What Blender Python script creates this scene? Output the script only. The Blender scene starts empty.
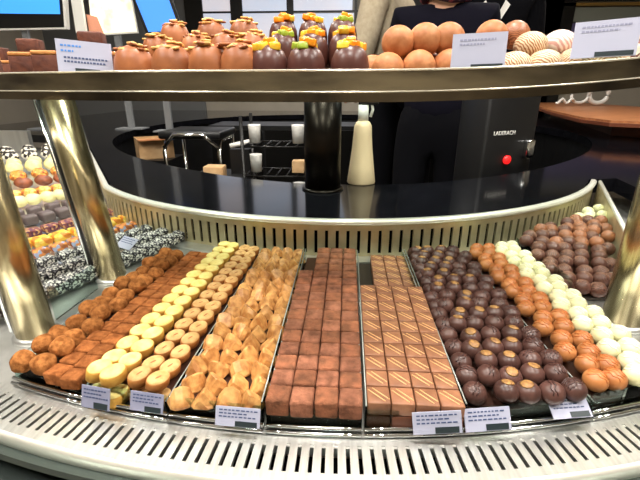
import bpy, bmesh, math, random
from mathutils import Vector, Matrix, noise as mnoise
random.seed(7)
scene = bpy.context.scene
COL = scene.collection
PI = math.pi
# ------------------------------------------------------------------ camera
FPX = 410.0
TH = math.atan(154 / FPX)
PS = math.atan(28 / FPX * math.cos(TH))
CAMZ = 0.36
RV = Vector((math.cos(PS), math.sin(PS), 0))
FV = Vector((-math.sin(PS) * math.cos(TH), math.cos(PS) * math.cos(TH), -math.sin(TH)))
UV = Vector((-math.sin(PS) * math.sin(TH), math.cos(PS) * math.sin(TH), math.cos(TH)))
cam_data = bpy.data.cameras.new('camera'); cam = bpy.data.objects.new('camera', cam_data); COL.objects.link(cam)
cam_data.sensor_width = 36; cam_data.lens = FPX * 36 / 640; cam_data.clip_start = 0.01
cam.matrix_world = Matrix.Translation((0, 0, CAMZ)) @ Matrix((RV, UV, -FV)).transposed().to_4x4()
scene.camera = cam
scene.view_settings.view_transform = 'Standard'; scene.view_settings.look = 'None'
scene.view_settings.exposure = 0.5; scene.view_settings.gamma = 1; scene.view_settings.use_curve_mapping = False

def ray(px, py): return FV + RV * ((px - 320) / FPX) - UV * ((py - 240) / FPX)
def atz(px, py, z):
    d = ray(px, py); k = (z - CAMZ) / d.z; return Vector((0, 0, CAMZ)) + d * k
def aty(px, py, Y):
    d = ray(px, py); return Vector((0, 0, CAMZ)) + d * (Y / d.y)

# ------------------------------------------------------------------ materials
def lin(c):
    return tuple(((v / 255) / 12.92 if v / 255 <= 0.04045 else ((v / 255 + 0.055) / 1.055) ** 2.4) for v in c) + (1,)
def mat(name, col, rough=0.5, metal=0.0, col2=None, scale=60, detail=4, lo=0.35, hi=0.65, bump=0.0, bscale=None, spec=0.5, stretch=None, emit=0, coat=0, vary=0):
    m = bpy.data.materials.new(name); m.use_nodes = True; nt = m.node_tree; N = nt.nodes; L = nt.links
    b = N['Principled BSDF']
    b.inputs['Roughness'].default_value = rough; b.inputs['Metallic'].default_value = metal
    b.inputs['Base Color'].default_value = lin(col); b.inputs['Specular IOR Level'].default_value = spec
    b.inputs['Coat Weight'].default_value = coat
    if emit:
        b.inputs['Emission Color'].default_value = lin(col); b.inputs['Emission Strength'].default_value = emit
    if col2 or bump:
        tc = N.new('ShaderNodeTexCoord'); mp = N.new('ShaderNodeMapping'); L.new(tc.outputs['Object'], mp.inputs[0])
        if stretch: mp.inputs['Scale'].default_value = stretch
        oi = N.new('ShaderNodeObjectInfo'); mu = N.new('ShaderNodeMath'); mu.operation = 'MULTIPLY'; mu.inputs[1].default_value = 37
        L.new(oi.outputs['Random'], mu.inputs[0])
        def ns(s):
            n = N.new('ShaderNodeTexNoise'); n.noise_dimensions = '4D'; n.inputs['Scale'].default_value = s; n.inputs['Detail'].default_value = detail
            L.new(mp.outputs[0], n.inputs['Vector']); L.new(mu.outputs[0], n.inputs['W']); return n
        if col2:
            n = ns(scale); r = N.new('ShaderNodeValToRGB')
            r.color_ramp.elements[0].position = lo; r.color_ramp.elements[0].color = lin(col)
            r.color_ramp.elements[1].position = hi; r.color_ramp.elements[1].color = lin(col2)
            L.new(n.outputs[0], r.inputs[0]); L.new(r.outputs[0], b.inputs['Base Color'])
            if vary:
                hv = N.new('ShaderNodeHueSaturation'); mr = N.new('ShaderNodeMapRange'); mr.inputs['To Min'].default_value = 1 - vary; mr.inputs['To Max'].default_value = 1 + vary * .7
                L.new(oi.outputs['Random'], mr.inputs[0]); L.new(mr.outputs[0], hv.inputs['Value']); L.new(r.outputs[0], hv.inputs['Color']); L.new(hv.outputs[0], b.inputs['Base Color'])
            if emit: L.new(r.outputs[0], b.inputs['Emission Color'])
        if bump:
            n2 = ns(bscale or scale); bp = N.new('ShaderNodeBump'); bp.inputs['Strength'].default_value = bump; bp.inputs['Distance'].default_value = 0.004
            L.new(n2.outputs[0], bp.inputs['Height']); L.new(bp.outputs[0], b.inputs['Normal'])
    return m
def clear(name, tint=(235, 245, 242), amount=0.12):
    m = bpy.data.materials.new(name); m.use_nodes = True; nt = m.node_tree; N = nt.nodes; L = nt.links
    N.remove(N['Principled BSDF']); out = N['Material Output']
    t = N.new('ShaderNodeBsdfTransparent'); t.inputs[0].default_value = lin(tint)
    g = N.new('ShaderNodeBsdfGlossy'); g.inputs['Roughness'].default_value = 0.03
    lw = N.new('ShaderNodeLayerWeight'); lw.inputs[0].default_value = amount
    mx = N.new('ShaderNodeMixShader'); L.new(lw.outputs['Fresnel'], mx.inputs[0]); L.new(t.outputs[0], mx.inputs[1]); L.new(g.outputs[0], mx.inputs[2])
    L.new(mx.outputs[0], out.inputs[0]); return m
def stripes(name, c1, c2, scale=90, dist=6, rough=0.5):
    m = mat(name, c1, rough); nt = m.node_tree; N = nt.nodes; L = nt.links
    tc = N.new('ShaderNodeTexCoord'); w = N.new('ShaderNodeTexWave'); w.inputs['Scale'].default_value = scale; w.inputs['Distortion'].default_value = dist
    w.bands_direction = 'DIAGONAL'; w.inputs['Detail Scale'].default_value = 1.2
    r = N.new('ShaderNodeValToRGB'); r.color_ramp.elements[0].position = 0.35; r.color_ramp.elements[0].color = lin(c1)
    r.color_ramp.elements[1].position = 0.6; r.color_ramp.elements[1].color = lin(c2)
    L.new(tc.outputs['Object'], w.inputs[0]); L.new(w.outputs[0], r.inputs[0]); L.new(r.outputs[0], N['Principled BSDF'].inputs['Base Color']); return m
def speckle(name, c1, c2, scale=260, rough=0.7, c3=None):
    m = mat(name, c1, rough); nt = m.node_tree; N = nt.nodes; L = nt.links
    tc = N.new('ShaderNodeTexCoord'); v = N.new('ShaderNodeTexVoronoi'); v.inputs['Scale'].default_value = scale
    sp = N.new('ShaderNodeSeparateColor'); r = N.new('ShaderNodeValToRGB'); r.color_ramp.interpolation = 'CONSTANT'
    r.color_ramp.elements[0].color = lin(c1); r.color_ramp.elements[1].position = 0.5; r.color_ramp.elements[1].color = lin(c2)
    if c3: e = r.color_ramp.elements.new(0.8); e.color = lin(c3)
    L.new(tc.outputs['Object'], v.inputs['Vector']); L.new(v.outputs['Color'], sp.inputs[0]); L.new(sp.outputs[0], r.inputs[0])
    L.new(r.outputs[0], N['Principled BSDF'].inputs['Base Color'])
    bp = N.new('ShaderNodeBump'); bp.inputs['Strength'].default_value = 0.6; bp.inputs['Distance'].default_value = 0.003
    L.new(v.outputs['Distance'], bp.inputs['Height']); L.new(bp.outputs[0], N['Principled BSDF'].inputs['Normal']); return m

M = {}
M['steel'] = mat('brushed_steel', (222, 222, 218), 0.34, 0.9, (206, 206, 202), 40, stretch=(1, 1, 0.03))
M['post'] = mat('post_steel', (222, 208, 168), 0.25, 0.93, (170, 156, 118), 120, stretch=(1, 1, 0.01))
M['grille'] = mat('grille_steel', (226, 226, 222), 0.36, 1.0, (205, 205, 200), 200, stretch=(1, 0.1, 1))
M['rim'] = mat('polished_rim', (246, 243, 230), 0.28, 0.5)
M['wallsteel'] = mat('vent_wall_steel', (214, 203, 168), 0.42, 0.65, (196, 184, 146), 30)
M['chrome'] = mat('chrome', (225, 228, 228), 0.12, 1.0)
M['rail'] = mat('rail_steel', (160, 148, 122), 0.14, 0.9, (76, 70, 60), 7, stretch=(1, 1, 4))  # uneven dark tones painted in to stand for reflections along the rail
M['raillow'] = mat('lower_rail_steel', (110, 98, 78), 0.18, 0.9, (60, 54, 46), 9)
M['railedge'] = mat('rail_edge', (240, 234, 214), 0.2, 0.6)
M['dark'] = mat('dark_slot', (6, 6, 6), 0.8, spec=0.05)
M['trayfloor'] = mat('tray_floor', (70, 62, 56), 0.35, 0.6)
M['riser'] = mat('tray_insert', (56, 34, 26), 0.3)  # in the trays, brown painted in for chocolates reflected in the acrylic
M['acrylic'] = clear('clear_acrylic')
M['glass'] = clear('shelf_glass', (236, 244, 240), 0.2)
M['edge'] = mat('acrylic_edge', (150, 156, 150), 0.2)
M['blackstone'] = mat('black_stone', (12, 12, 15), 0.10, 0.0, (18, 18, 22), 14, spec=0.6)
M['black'] = mat('black_plastic', (13, 13, 14), 0.4)
M['blackmetal'] = mat('black_metal', (24, 23, 22), 0.3, 0.6)
M['bronze'] = mat('dark_post', (28, 22, 17), 0.3, 0.85)
M['white'] = mat('white_plastic', (232, 230, 224), 0.4)
M['cream'] = mat('cream_plastic', (228, 202, 165), 0.45)
M['card'] = mat('price_card', (168, 170, 190), 0.55)
M['cardgrey'] = mat('price_card_shaded', (140, 142, 166), 0.55)  # greyer card tone, also used for faint print
M['ink'] = mat('ink', (60, 74, 110), 0.6)
M['inkblue'] = mat('ink_blue', (70, 130, 205), 0.6)
M['strip'] = mat('card_strip', (32, 44, 48), 0.4)
# sweets
M['cocoa'] = mat('cocoa_dust', (180, 118, 66), 0.95, 0, (122, 72, 34), 130, bump=0.9, bscale=190, spec=0.1, vary=0.18)
M['cocoacube'] = mat('cocoa_slab', (162, 100, 56), 0.95, 0, (120, 68, 34), 110, bump=0.8, bscale=200, spec=0.1, vary=0.2)
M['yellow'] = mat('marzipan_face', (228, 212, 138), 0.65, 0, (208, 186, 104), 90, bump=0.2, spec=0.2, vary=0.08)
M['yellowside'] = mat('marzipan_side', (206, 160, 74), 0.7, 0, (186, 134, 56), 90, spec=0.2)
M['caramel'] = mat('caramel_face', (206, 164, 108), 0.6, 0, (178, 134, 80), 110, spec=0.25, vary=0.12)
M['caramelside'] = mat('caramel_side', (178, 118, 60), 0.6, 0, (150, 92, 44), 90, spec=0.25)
M['nut'] = mat('nut_spot', (150, 92, 44), 0.6)
M['fold'] = mat('gianduja_fold', (214, 162, 98), 0.40, 0, (158, 104, 54), 90, spec=0.4, vary=0.2)
M['redcube'] = mat('cocoa_square', (148, 97, 74), 0.85, 0, (104, 66, 48), 75, bump=0.7, bscale=240, spec=0.15, vary=0.2)
M['redcube2'] = mat('cocoa_square_warm', (150, 95, 68), 0.85, 0, (108, 70, 50), 75, bump=0.7, bscale=240, spec=0.15, vary=0.2)
M['stripe'] = mat('milk_square', (146, 100, 72), 0.42, 0, (122, 80, 56), 60, spec=0.35, vary=0.15)
M['stripe_base'] = mat('milk_square_base', (96, 54, 34), 0.4, spec=0.35)
M['drizzle'] = mat('pale_drizzle', (232, 186, 128), 0.45)
M['darktruffle'] = mat('dark_shell', (88, 58, 51), 0.36, 0, (70, 45, 39), 60, spec=0.45, vary=0.2)
M['darkline'] = mat('dark_drizzle', (58, 32, 28), 0.35)
M['gold'] = mat('gold_dust', (168, 124, 66), 0.5, 0.1, (122, 84, 50), 300)
M['milk'] = mat('milk_shell', (186, 124, 74), 0.36, 0, (164, 102, 56), 60, spec=0.4, vary=0.15)
M['milkline'] = mat('milk_drizzle', (180, 98, 44), 0.4)
M['ivory'] = mat('white_shell', (226, 222, 180), 0.36, 0, (212, 208, 160), 60, spec=0.4, vary=0.08)
M['ivoryline'] = mat('white_drizzle', (252, 248, 220), 0.4)
M['swirlline'] = mat('pale_brown_drizzle', (150, 110, 88), 0.5)
M['swirl'] = stripes('dark_swirl', (70, 40, 34), (116, 76, 62), 240, 4, 0.4)
M['swirlmilk'] = stripes('milk_swirl', (124, 72, 46), (176, 116, 80), 240, 4, 0.4)
M['brownball'] = mat('milk_dome', (172, 106, 64), 0.42, 0, (142, 82, 46), 40, spec=0.35, vary=0.12)
M['flake'] = mat('almond_flake', (232, 190, 116), 0.6, 0, (196, 140, 66), 120)
M['darkdome'] = mat('dark_dome', (88, 50, 42), 0.34, 0, (74, 40, 34), 40, spec=0.45)
M['orange'] = mat('candied_orange', (250, 166, 30), 0.3, 0, (236, 120, 14), 120, spec=0.5)
M['orange2'] = mat('candied_lemon', (246, 210, 70), 0.3, 0, (240, 176, 34), 120, spec=0.5)
M['lime'] = mat('candied_green', (150, 170, 50), 0.35)
M['peachball'] = mat('peach_ball', (198, 134, 88), 0.5, 0, (166, 102, 60), 70, bump=0.15, spec=0.3, vary=0.12)
M['zebra'] = stripes('white_brown_stripe', (226, 204, 172), (158, 106, 66), 125, 5)
M['zebrapink'] = stripes('white_pink_stripe', (236, 220, 208), (206, 160, 150), 80, 3)
M['whiteflake'] = speckle('white_brown_flakes', (226, 206, 180), (120, 66, 54), 150, 0.6, (236, 222, 200))
M['brownie'] = mat('brownie', (104, 52, 30), 0.7, 0, (78, 36, 22), 90, bump=0.5)
M['brownietop'] = mat('brownie_top', (206, 140, 76), 0.6, 0, (180, 108, 52), 90, bump=0.3)
M['speck'] = speckle('coconut_speckle', (36, 34, 38), (214, 212, 204), 330, 0.7, (120, 118, 122))
M['speckbrown'] = speckle('cocoa_speckle', (92, 78, 66), (150, 134, 112), 360, 0.7, (54, 44, 38))
M['mendiant'] = speckle('mendiant', (42, 36, 32), (238, 232, 214), 70, 0.6)
M['creamy'] = mat('cream_ball', (236, 228, 170), 0.5, 0, (222, 210, 146), 60)
M['nutty'] = speckle('nut_cluster', (222, 150, 60), (164, 92, 40), 110, 0.5, (240, 196, 110))
M['fruit'] = mat('fruit_top', (250, 160, 30), 0.35, 0, (228, 96, 30), 60)
M['chocround'] = mat('nut_round', (150, 84, 50), 0.5, 0, (110, 58, 34), 60)
M['ribbed'] = stripes('dark_ribbed', (50, 34, 40), (128, 112, 108), 160, 1, 0.5)
M['purple'] = speckle('purple_flake', (122, 62, 66), (196, 148, 96), 180, 0.6, (84, 40, 70))
M['yelloworange'] = speckle('yellow_orange_bark', (240, 190, 60), (214, 130, 44), 90, 0.5, (246, 214, 110))
M['orangebar'] = speckle('orange_bark', (222, 140, 70), (164, 94, 52), 120, 0.5, (160, 170, 200))
# place
M['floor'] = mat('floor_stone', (150, 140, 124), 0.35, 0, (128, 118, 104), 2)
M['wall'] = mat('wall_paint', (186, 178, 164), 0.8, 0, (178, 170, 156), 3)
M['ceiling'] = mat('ceiling_paint', (220, 216, 206), 0.9)
M['pane'] = mat('window_pane_glow', (190, 204, 226), 0.3, 0, (214, 208, 214), 1.2, emit=0.6)
M['screen'] = mat('screen_blue', (60, 140, 230), 0.2, emit=0.9)
M['screen2'] = mat('screen_lightblue', (72, 136, 235), 0.2, emit=0.7)
M['poster'] = mat('poster_print', (252, 248, 216), 0.5, 0, (226, 232, 130), 7, lo=0.5, hi=0.66, emit=.5)  # emission added to brighten the print; the poster is no lamp
M['posterpink'] = mat('poster_pink', (232, 160, 130), 0.5)
M['lamp'] = mat('lamp_diffuser', (255, 246, 228), 0.5, emit=14)
M['led'] = mat('led_diffuser', (255, 244, 224), 0.5, emit=9)  # glow for the fill strip added under the shelf
M['wood'] = mat('counter_wood', (190, 128, 82), 0.35, 0, (150, 92, 56), 8, stretch=(1, 6, 1))
M['woodedge'] = mat('counter_wood_edge', (112, 58, 36), 0.35)
M['card_board'] = mat('cardboard', (206, 170, 126), 0.8, 0, (186, 146, 100), 20)
M['lavender'] = mat('lavender_panel', (128, 122, 176), 0.6)
M['greygreen'] = mat('grey_panel', (160, 168, 158), 0.6)
M['goldtrim'] = mat('gold_trim', (196, 160, 90), 0.3, 0.6)
M['greydoor'] = mat('grey_panel_dark', (120, 122, 124), 0.5)
M['skin'] = mat('skin', (206, 152, 120), 0.55)
M['hair'] = mat('brown_hair', (70, 42, 26), 0.5)
M['beige'] = mat('beige_knit', (176, 162, 138), 0.9, 0, (160, 146, 122), 60, bump=0.4, bscale=120)
M['blackcloth'] = mat('black_cloth', (8, 8, 12), 0.95, spec=.1)
M['navycloth'] = mat('navy_cloth', (13, 12, 22), 0.95, spec=.1)
M['scarf'] = speckle('scarf', (64, 22, 40), (150, 60, 66), 60, 0.9)
M['red'] = mat('red_light', (220, 30, 30), 0.4, emit=1.0)
M['fascia'] = mat('fascia_grey', (96, 106, 102), 0.25, 0.7)

# ------------------------------------------------------------------ mesh builder
class MB:
    def __init__(s): s.v = []; s.f = []; s.mi = []; s.sm = []
    def add(s, vs, fs, mi=0, smooth=False, mtx=None):
        b = len(s.v)
        for p in vs:
            p = Vector(p); s.v.append(mtx @ p if mtx else p)
        for f in fs: s.f.append(tuple(b + i for i in f)); s.mi.append(mi); s.sm.append(smooth)
        return s
    def box(s, lo, hi, mi=0, mtx=None):
        x0, y0, z0 = lo; x1, y1, z1 = hi
        return s.add([(x0, y0, z0), (x1, y0, z0), (x1, y1, z0), (x0, y1, z0), (x0, y0, z1), (x1, y0, z1), (x1, y1, z1), (x0, y1, z1)],
                     [(0, 3, 2, 1), (4, 5, 6, 7), (0, 1, 5, 4), (1, 2, 6, 5), (2, 3, 7, 6), (3, 0, 4, 7)], mi, False, mtx)
    def rbox(s, sx, sy, sz, r, mi=0, mtx=None, seg=2):   # bevelled box resting on z=0
        bm = bmesh.new(); bmesh.ops.create_cube(bm, size=1)
        for v in bm.verts: v.co = Vector((v.co.x * sx, v.co.y * sy, (v.co.z + .5) * sz))
        bmesh.ops.bevel(bm, geom=bm.edges[:], offset=r, segments=seg, profile=0.5, affect='EDGES')
        s.from_bm(bm, mi, True, mtx); return s
    def from_bm(s, bm, mi=0, smooth=True, mtx=None):
        bm.verts.index_update()
        s.add([v.co.copy() for v in bm.verts], [tuple(v.index for v in f.verts) for f in bm.faces], mi, smooth, mtx); bm.free()
    def lathe(s, prof, n=20, mi=0, sx=1, sy=1, mtx=None, smooth=True):   # prof [(r,z)] bottom to top
        vs = []; fs = []
        for r, z in prof:
            for k in range(n): a = 2 * PI * k / n; vs.append((r * math.cos(a) * sx, r * math.sin(a) * sy, z))
        for i in range(len(prof) - 1):
            for k in range(n):
                k2 = (k + 1) % n; fs.append((i * n + k, i * n + k2, (i + 1) * n + k2, (i + 1) * n + k))
        if prof[0][0] > 1e-5: fs.append(tuple(reversed(range(n))))
        if prof[-1][0] > 1e-5: fs.append(tuple(range((len(prof) - 1) * n, len(prof) * n)))
        return s.add(vs, fs, mi, smooth, mtx)
    def tube(s, pts, r, n=8, mi=0, closed=False):
        pts = [Vector(p) for p in pts]; vs = []; fs = []; m = len(pts)
        for i, p in enumerate(pts):
            a = pts[(i - 1) % m] if (closed or i > 0) else p; b = pts[(i + 1) % m] if (closed or i < m - 1) else p
            t = (b - a).normalized(); up = Vector((0, 0, 1)) if abs(t.z) < 0.95 else Vector((1, 0, 0))
            x = t.cross(up).normalized(); y = x.cross(t).normalized()
            rr = r[i] if isinstance(r, (list, tuple)) else r
            for k in range(n): an = 2 * PI * k / n; vs.append(p + x * rr * math.cos(an) + y * rr * math.sin(an))
        for i in range(m if closed else m - 1):
            j = (i + 1) % m
            for k in range(n):
                k2 = (k + 1) % n; fs.append((i * n + k, j * n + k, j * n + k2, i * n + k2))
        if not closed: fs.append(tuple(range(n))); fs.append(tuple(reversed(range((m - 1) * n, m * n))))
        return s.add(vs, fs, mi, True)
    def band(s, rows, mi=0, smooth=False, close_profile=True):   # rows: list of cross-section loops (same length) swept along
        n = len(rows[0]); vs = [p for r in rows for p in r]; fs = []
        for i in range(len(rows) - 1):
            for k in range(n if close_profile else n - 1):
                k2 = (k + 1) % n; fs.append((i * n + k, i * n + k2, (i + 1) * n + k2, (i + 1) * n + k))
        if close_profile: fs.append(tuple(reversed(range(n)))); fs.append(tuple(range((len(rows) - 1) * n, len(rows) * n)))
        return s.add(vs, fs, mi, smooth)
    def prism(s, poly, z0, z1, mi=0):
        n = len(poly); vs = [(p[0], p[1], z0) for p in poly] + [(p[0], p[1], z1) for p in poly]
        fs = [tuple(reversed(range(n))), tuple(range(n, 2 * n))] + [(i, (i + 1) % n, n + (i + 1) % n, n + i) for i in range(n)]
        return s.add(vs, fs, mi)
    def mesh(s, name, *mats):
        me = bpy.data.meshes.new(name); me.from_pydata([tuple(v) for v in s.v], [], s.f)
        for m in mats: me.materials.append(m)
        me.polygons.foreach_set('material_index', s.mi); me.polygons.foreach_set('use_smooth', s.sm)
        bm = bmesh.new(); bm.from_mesh(me); bmesh.ops.recalc_face_normals(bm, faces=bm.faces[:]); bm.to_mesh(me); bm.free()
        me.update(); return me
    def build(s, name, m, parent=None):
        me = s.mesh(name, *(m if isinstance(m, (list, tuple)) else [m]))
        o = bpy.data.objects.new(name, me); COL.objects.link(o)
        if parent: o.parent = parent
        return o
def ob(name, me, parent=None, loc=None, rot=None):
    o = bpy.data.objects.new(name, me); COL.objects.link(o)
    if parent: o.parent = parent
    if loc is not None: o.location = loc
    if rot is not None: o.rotation_euler = rot
    return o
def tag(o, label=None, cat=None, group=None, kind=None):
    if label: o['label'] = label
    if cat: o['category'] = cat
    if group: o['group'] = group
    if kind: o['kind'] = kind
    return o
def empty(name, loc=(0, 0, 0), rz=0):
    o = bpy.data.objects.new(name, None); COL.objects.link(o); o.location = loc; o.rotation_euler = (0, 0, rz); o.empty_display_size = 0.02; return o
def struct(o): o['kind'] = 'structure'; return o
def copy_tree(o, parent=None):
    c = o.copy(); COL.objects.link(c)
    if parent: c.parent = parent
    for ch in [x for x in o.children]: copy_tree(ch, c)
    return c
ORD = 'zeroth first second third fourth fifth sixth seventh eighth ninth tenth eleventh twelfth thirteenth fourteenth fifteenth sixteenth seventeenth eighteenth nineteenth twentieth'.split() + ['twenty-first', 'twenty-second', 'twenty-third', 'twenty-fourth']
class Kind:      # one prototype thing, later copies take their own place and label
    def __init__(s, proto): s.p = proto; s.used = False
    def put(s, loc, rot, label, cat, group, scale=1.0):
        if not s.used: o = s.p; s.used = True
        else: o = copy_tree(s.p)
        o.location = loc; o.rotation_euler = rot; o.scale = (scale, scale, scale)
        return tag(o, label, cat, group)

# ------------------------------------------------------------------ room
FZ = -0.85; CZ = 1.95
struct(MB().box((-4.5, -2.6, FZ - .05), (4.5, 6.5, FZ)).build('floor', M['floor']))
struct(MB().box((-4.5, -2.6, CZ), (4.5, 6.5, CZ + .05)).build('ceiling', M['ceiling']))
struct(MB().box((-4.55, -2.6, FZ), (-4.5, 6.5, CZ)).build('wall_left', M['wall']))
struct(MB().box((4.5, -2.6, FZ), (4.55, 6.5, CZ)).build('wall_right', M['wall']))
struct(MB().box((-4.5, -2.65, FZ), (4.5, -2.6, CZ)).build('wall_front', M['wall']))
struct(MB().box((-4.5, 6.5, FZ), (4.5, 6.55, CZ)).build('wall_back', M['wall']))
LAMPS = [(-1.3, -.35), (0, -.35), (1.3, -.35), (-1.3, .75), (0, .75), (1.3, .75), (-1.3, 2.6), (1.3, 2.6), (0, 4.2)]
for i, (x, y) in enumerate(LAMPS):
    e = empty('ceiling_light', (x, y, CZ)); tag(e, 'flat square ceiling light, number %s of the grid over the counter' % ORD[i + 1], 'ceiling light', 'ceiling lights')
    f = MB()
    for a in ((-.2, -.2, .2, -.17), (-.2, .17, .2, .2), (-.2, -.17, -.17, .17), (.17, -.17, .2, .17)): f.box((a[0], a[1], -.03), (a[2], a[3], 0))
    f.build('frame', M['white'], e); MB().box((-.17, -.17, -.022), (.17, .17, -.012)).build('diffuser', M['lamp'], e)
    ld = bpy.data.lights.new('ceiling_lamp', 'AREA'); ld.energy = 17 if y < 1 else 18; ld.size = .34; ld.color = (1, .97, .92)
    lo = bpy.data.objects.new('ceiling_lamp', ld); COL.objects.link(lo); lo.location = (x, y, CZ - .035)
w = bpy.data.worlds.new('world'); scene.world = w; w.use_nodes = True
w.node_tree.nodes['Background'].inputs[0].default_value = (.9, .92, 1, 1); w.node_tree.nodes['Background'].inputs[1].default_value = .25

# ------------------------------------------------------------------ counter geometry
CW = Vector((-.03, 1.76)); RW = .92       # slotted back wall
CF = Vector((-.04, 1.63))                 # front arc
def pol(c, r, deg): a = math.radians(deg); return Vector((c.x + r * math.sin(a), c.y - r * math.cos(a)))
def front_y(x, r=1.285): return CF.y - math.sqrt(r * r - (x - CF.x) ** 2)
def wall_y(x): return CW.y - math.sqrt(max(.01, RW * RW - (x - CW.x) ** 2))

cnt = empty('display_counter'); tag(cnt, 'round stainless steel display counter carrying the trays of chocolates', 'counter')
# deck
poly = [pol(CF, 1.30, d) for d in range(-62, 63, 2)] + [Vector((1.9, 1.0)), Vector((.9, 1.45))] + [pol(CW, RW + .002, d) for d in range(58, -50, -3)] + [Vector((-1.6, 2.4)), Vector((-2.4, 2.6)), Vector((-2.4, 1.2))]
MB().prism(poly, -.012, -.001).build('deck', M['steel'], cnt)
# front vent grille with open slots
g = MB(); A0, A1, DA = -34.0, 34.0, .56; nsl = int((A1 - A0) / DA); R0, R1, R2, R3 = 1.288, 1.297, 1.331, 1.342
def P(r, a, z): q = pol(CF, r, a); return (q.x, q.y, z)
for i in range(nsl):
    a = A0 + i * DA; sa = a + DA * .34; sb = a + DA * .68; b = a + DA
    for (ra, rb, x0, x1) in ((R0, R1, a, b), (R2, R3, a, b), (R1, R2, a, sa), (R1, R2, sb, b)):
        g.add([P(ra, x0, 0), P(rb, x0, 0), P(rb, x1, 0), P(ra, x1, 0)], [(0, 1, 2, 3)])
    for (p, q) in (((R1, sa), (R2, sa)), ((R2, sa), (R2, sb)), ((R2, sb), (R1, sb)), ((R1, sb), (R1, sa))):
        g.add([P(p[0], p[1], 0), P(q[0], q[1], 0), P(q[0], q[1], -.006), P(p[0], p[1], -.006)], [(0, 1, 2, 3)])
g.build('vent_grille', M['grille'], cnt)
t = MB(); t.band([[P(R0, d, -.03), P(R3 - .004, d, -.03), P(R3 - .004, d, -.028), P(R0, d, -.028)] for d in range(-34, 35, 2)]); t.build('air_channel', M['dark'], cnt)
e = MB()
e.band([[P(R3, d, .0), P(R3 + .003, d, -.002), P(R3 + .004, d, -.006), P(R3 + .004, d, -.03), P(R3 - .003, d, -.03), P(R3 - .003, d, -.001)] for d in range(-34, 35)], 0, True); e.build('front_edge', M['rim'], cnt)
e = MB(); e.band([[P(R3 - .02, d, -.03), P(R3 + .018, d, -.010), P(R3 + .020, d, -.016), P(R3 - .02, d, -.05)] for d in range(-34, 35)]); e.build('bumper', M['fascia'], cnt)
e = MB(); e.band([[P(R3 + .000, d, -.045), P(R3 + .036, d, -.034), P(R3 + .038, d, -.045), P(R3 - .01, d, -.06)] for d in range(-34, 35)]); e.build('lower_bumper', M['fascia'], cnt)
e = MB(); e.band([[P(R3 - .06, d, -.06), P(R3 + .03, d, -.06), P(R3 - .03, d, FZ), P(R3 - .08, d, FZ)] for d in range(-34, 35, 2)]); e.build('base_panel', M['black'], cnt)
# back wall: arc then straight to the left
WP = []      # (point, inward normal) along the wall from right to left
WST = 1.46
k = 60.0
while k > -47.5:
    q = pol(CW, RW, k); WP.append((q, (q - CW).normalized())); k -= WST / 1.0
lastp = WP[-1][0]; dirn = (Vector((-1.58, 2.4)) - lastp).normalized(); nrm = Vector((-dirn.y, dirn.x))
if nrm.dot(Vector((0, -1))) < 0: nrm = -nrm
for i in range(1, 60): WP.append((lastp + dirn * .0235 * i, nrm))
def Q(i, d, z): p, n = WP[i]; return (p.x + n.x * d, p.y + n.y * d, z)
def lerp(i, f, d, z): a = Vector(Q(i, d, z)); b = Vector(Q(i + 1, d, z)); return a.lerp(b, f)
g = MB(); ZB, Z0, Z1, ZT = -.001, .014, .066, .082
for i in range(len(WP) - 1):
    for (za, zb, f0, f1) in ((ZB, Z0, 0, 1), (Z1, ZT, 0, 1), (Z0, Z1, 0, .35), (Z0, Z1, .65, 1)):
        g.add([lerp(i, f0, 0, za), lerp(i, f1, 0, za), lerp(i, f1, 0, zb), lerp(i, f0, 0, zb)], [(0, 1, 2, 3)])
    for f in (.35, .65): g.add([lerp(i, f, 0, Z0), lerp(i, f, -.004, Z0), lerp(i, f, -.004, Z1), lerp(i, f, 0, Z1)], [(0, 1, 2, 3)])
g.build('slotted_wall', M['wallsteel'], cnt)
b = MB(); b.band([[Q(i, -.010, 0), Q(i, -.008, 0), Q(i, -.008, .08), Q(i, -.010, .08)] for i in range(len(WP))]); b.build('wall_backing', M['dark'], cnt)
b = MB(); b.band([[Q(i, .004, .080), Q(i, .006, .086), Q(i, .001, .0905), Q(i, -.010, .091), Q(i, -.012, .08)] for i in range(len(WP))], 0, True); b.build('wall_rim', M['rim'], cnt)
b = MB(); b.band([[Q(i, .0, .0), Q(i, .03, .0), Q(i, .03, .005), Q(i, .0, .007)] for i in range(len(WP))]); b.build('wall_ledge', M['steel'], cnt)
# end panel on the right
p0 = Vector((.776, 1.289)); p1 = Vector((.535, .75))
d = (p1 - p0).normalized(); nn = Vector((d.y, -d.x)) * .004
b = MB(); b.prism([p0 - nn, p0 + nn, p1 + nn, p1 - nn], 0, .084); b.build('end_panel', M['wallsteel'], cnt)
b = MB(); b.tube([(p0.x, p0.y, .086), (p1.x, p1.y, .086)], .005); b.build('end_panel_rim', M['rim'], cnt)

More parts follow.
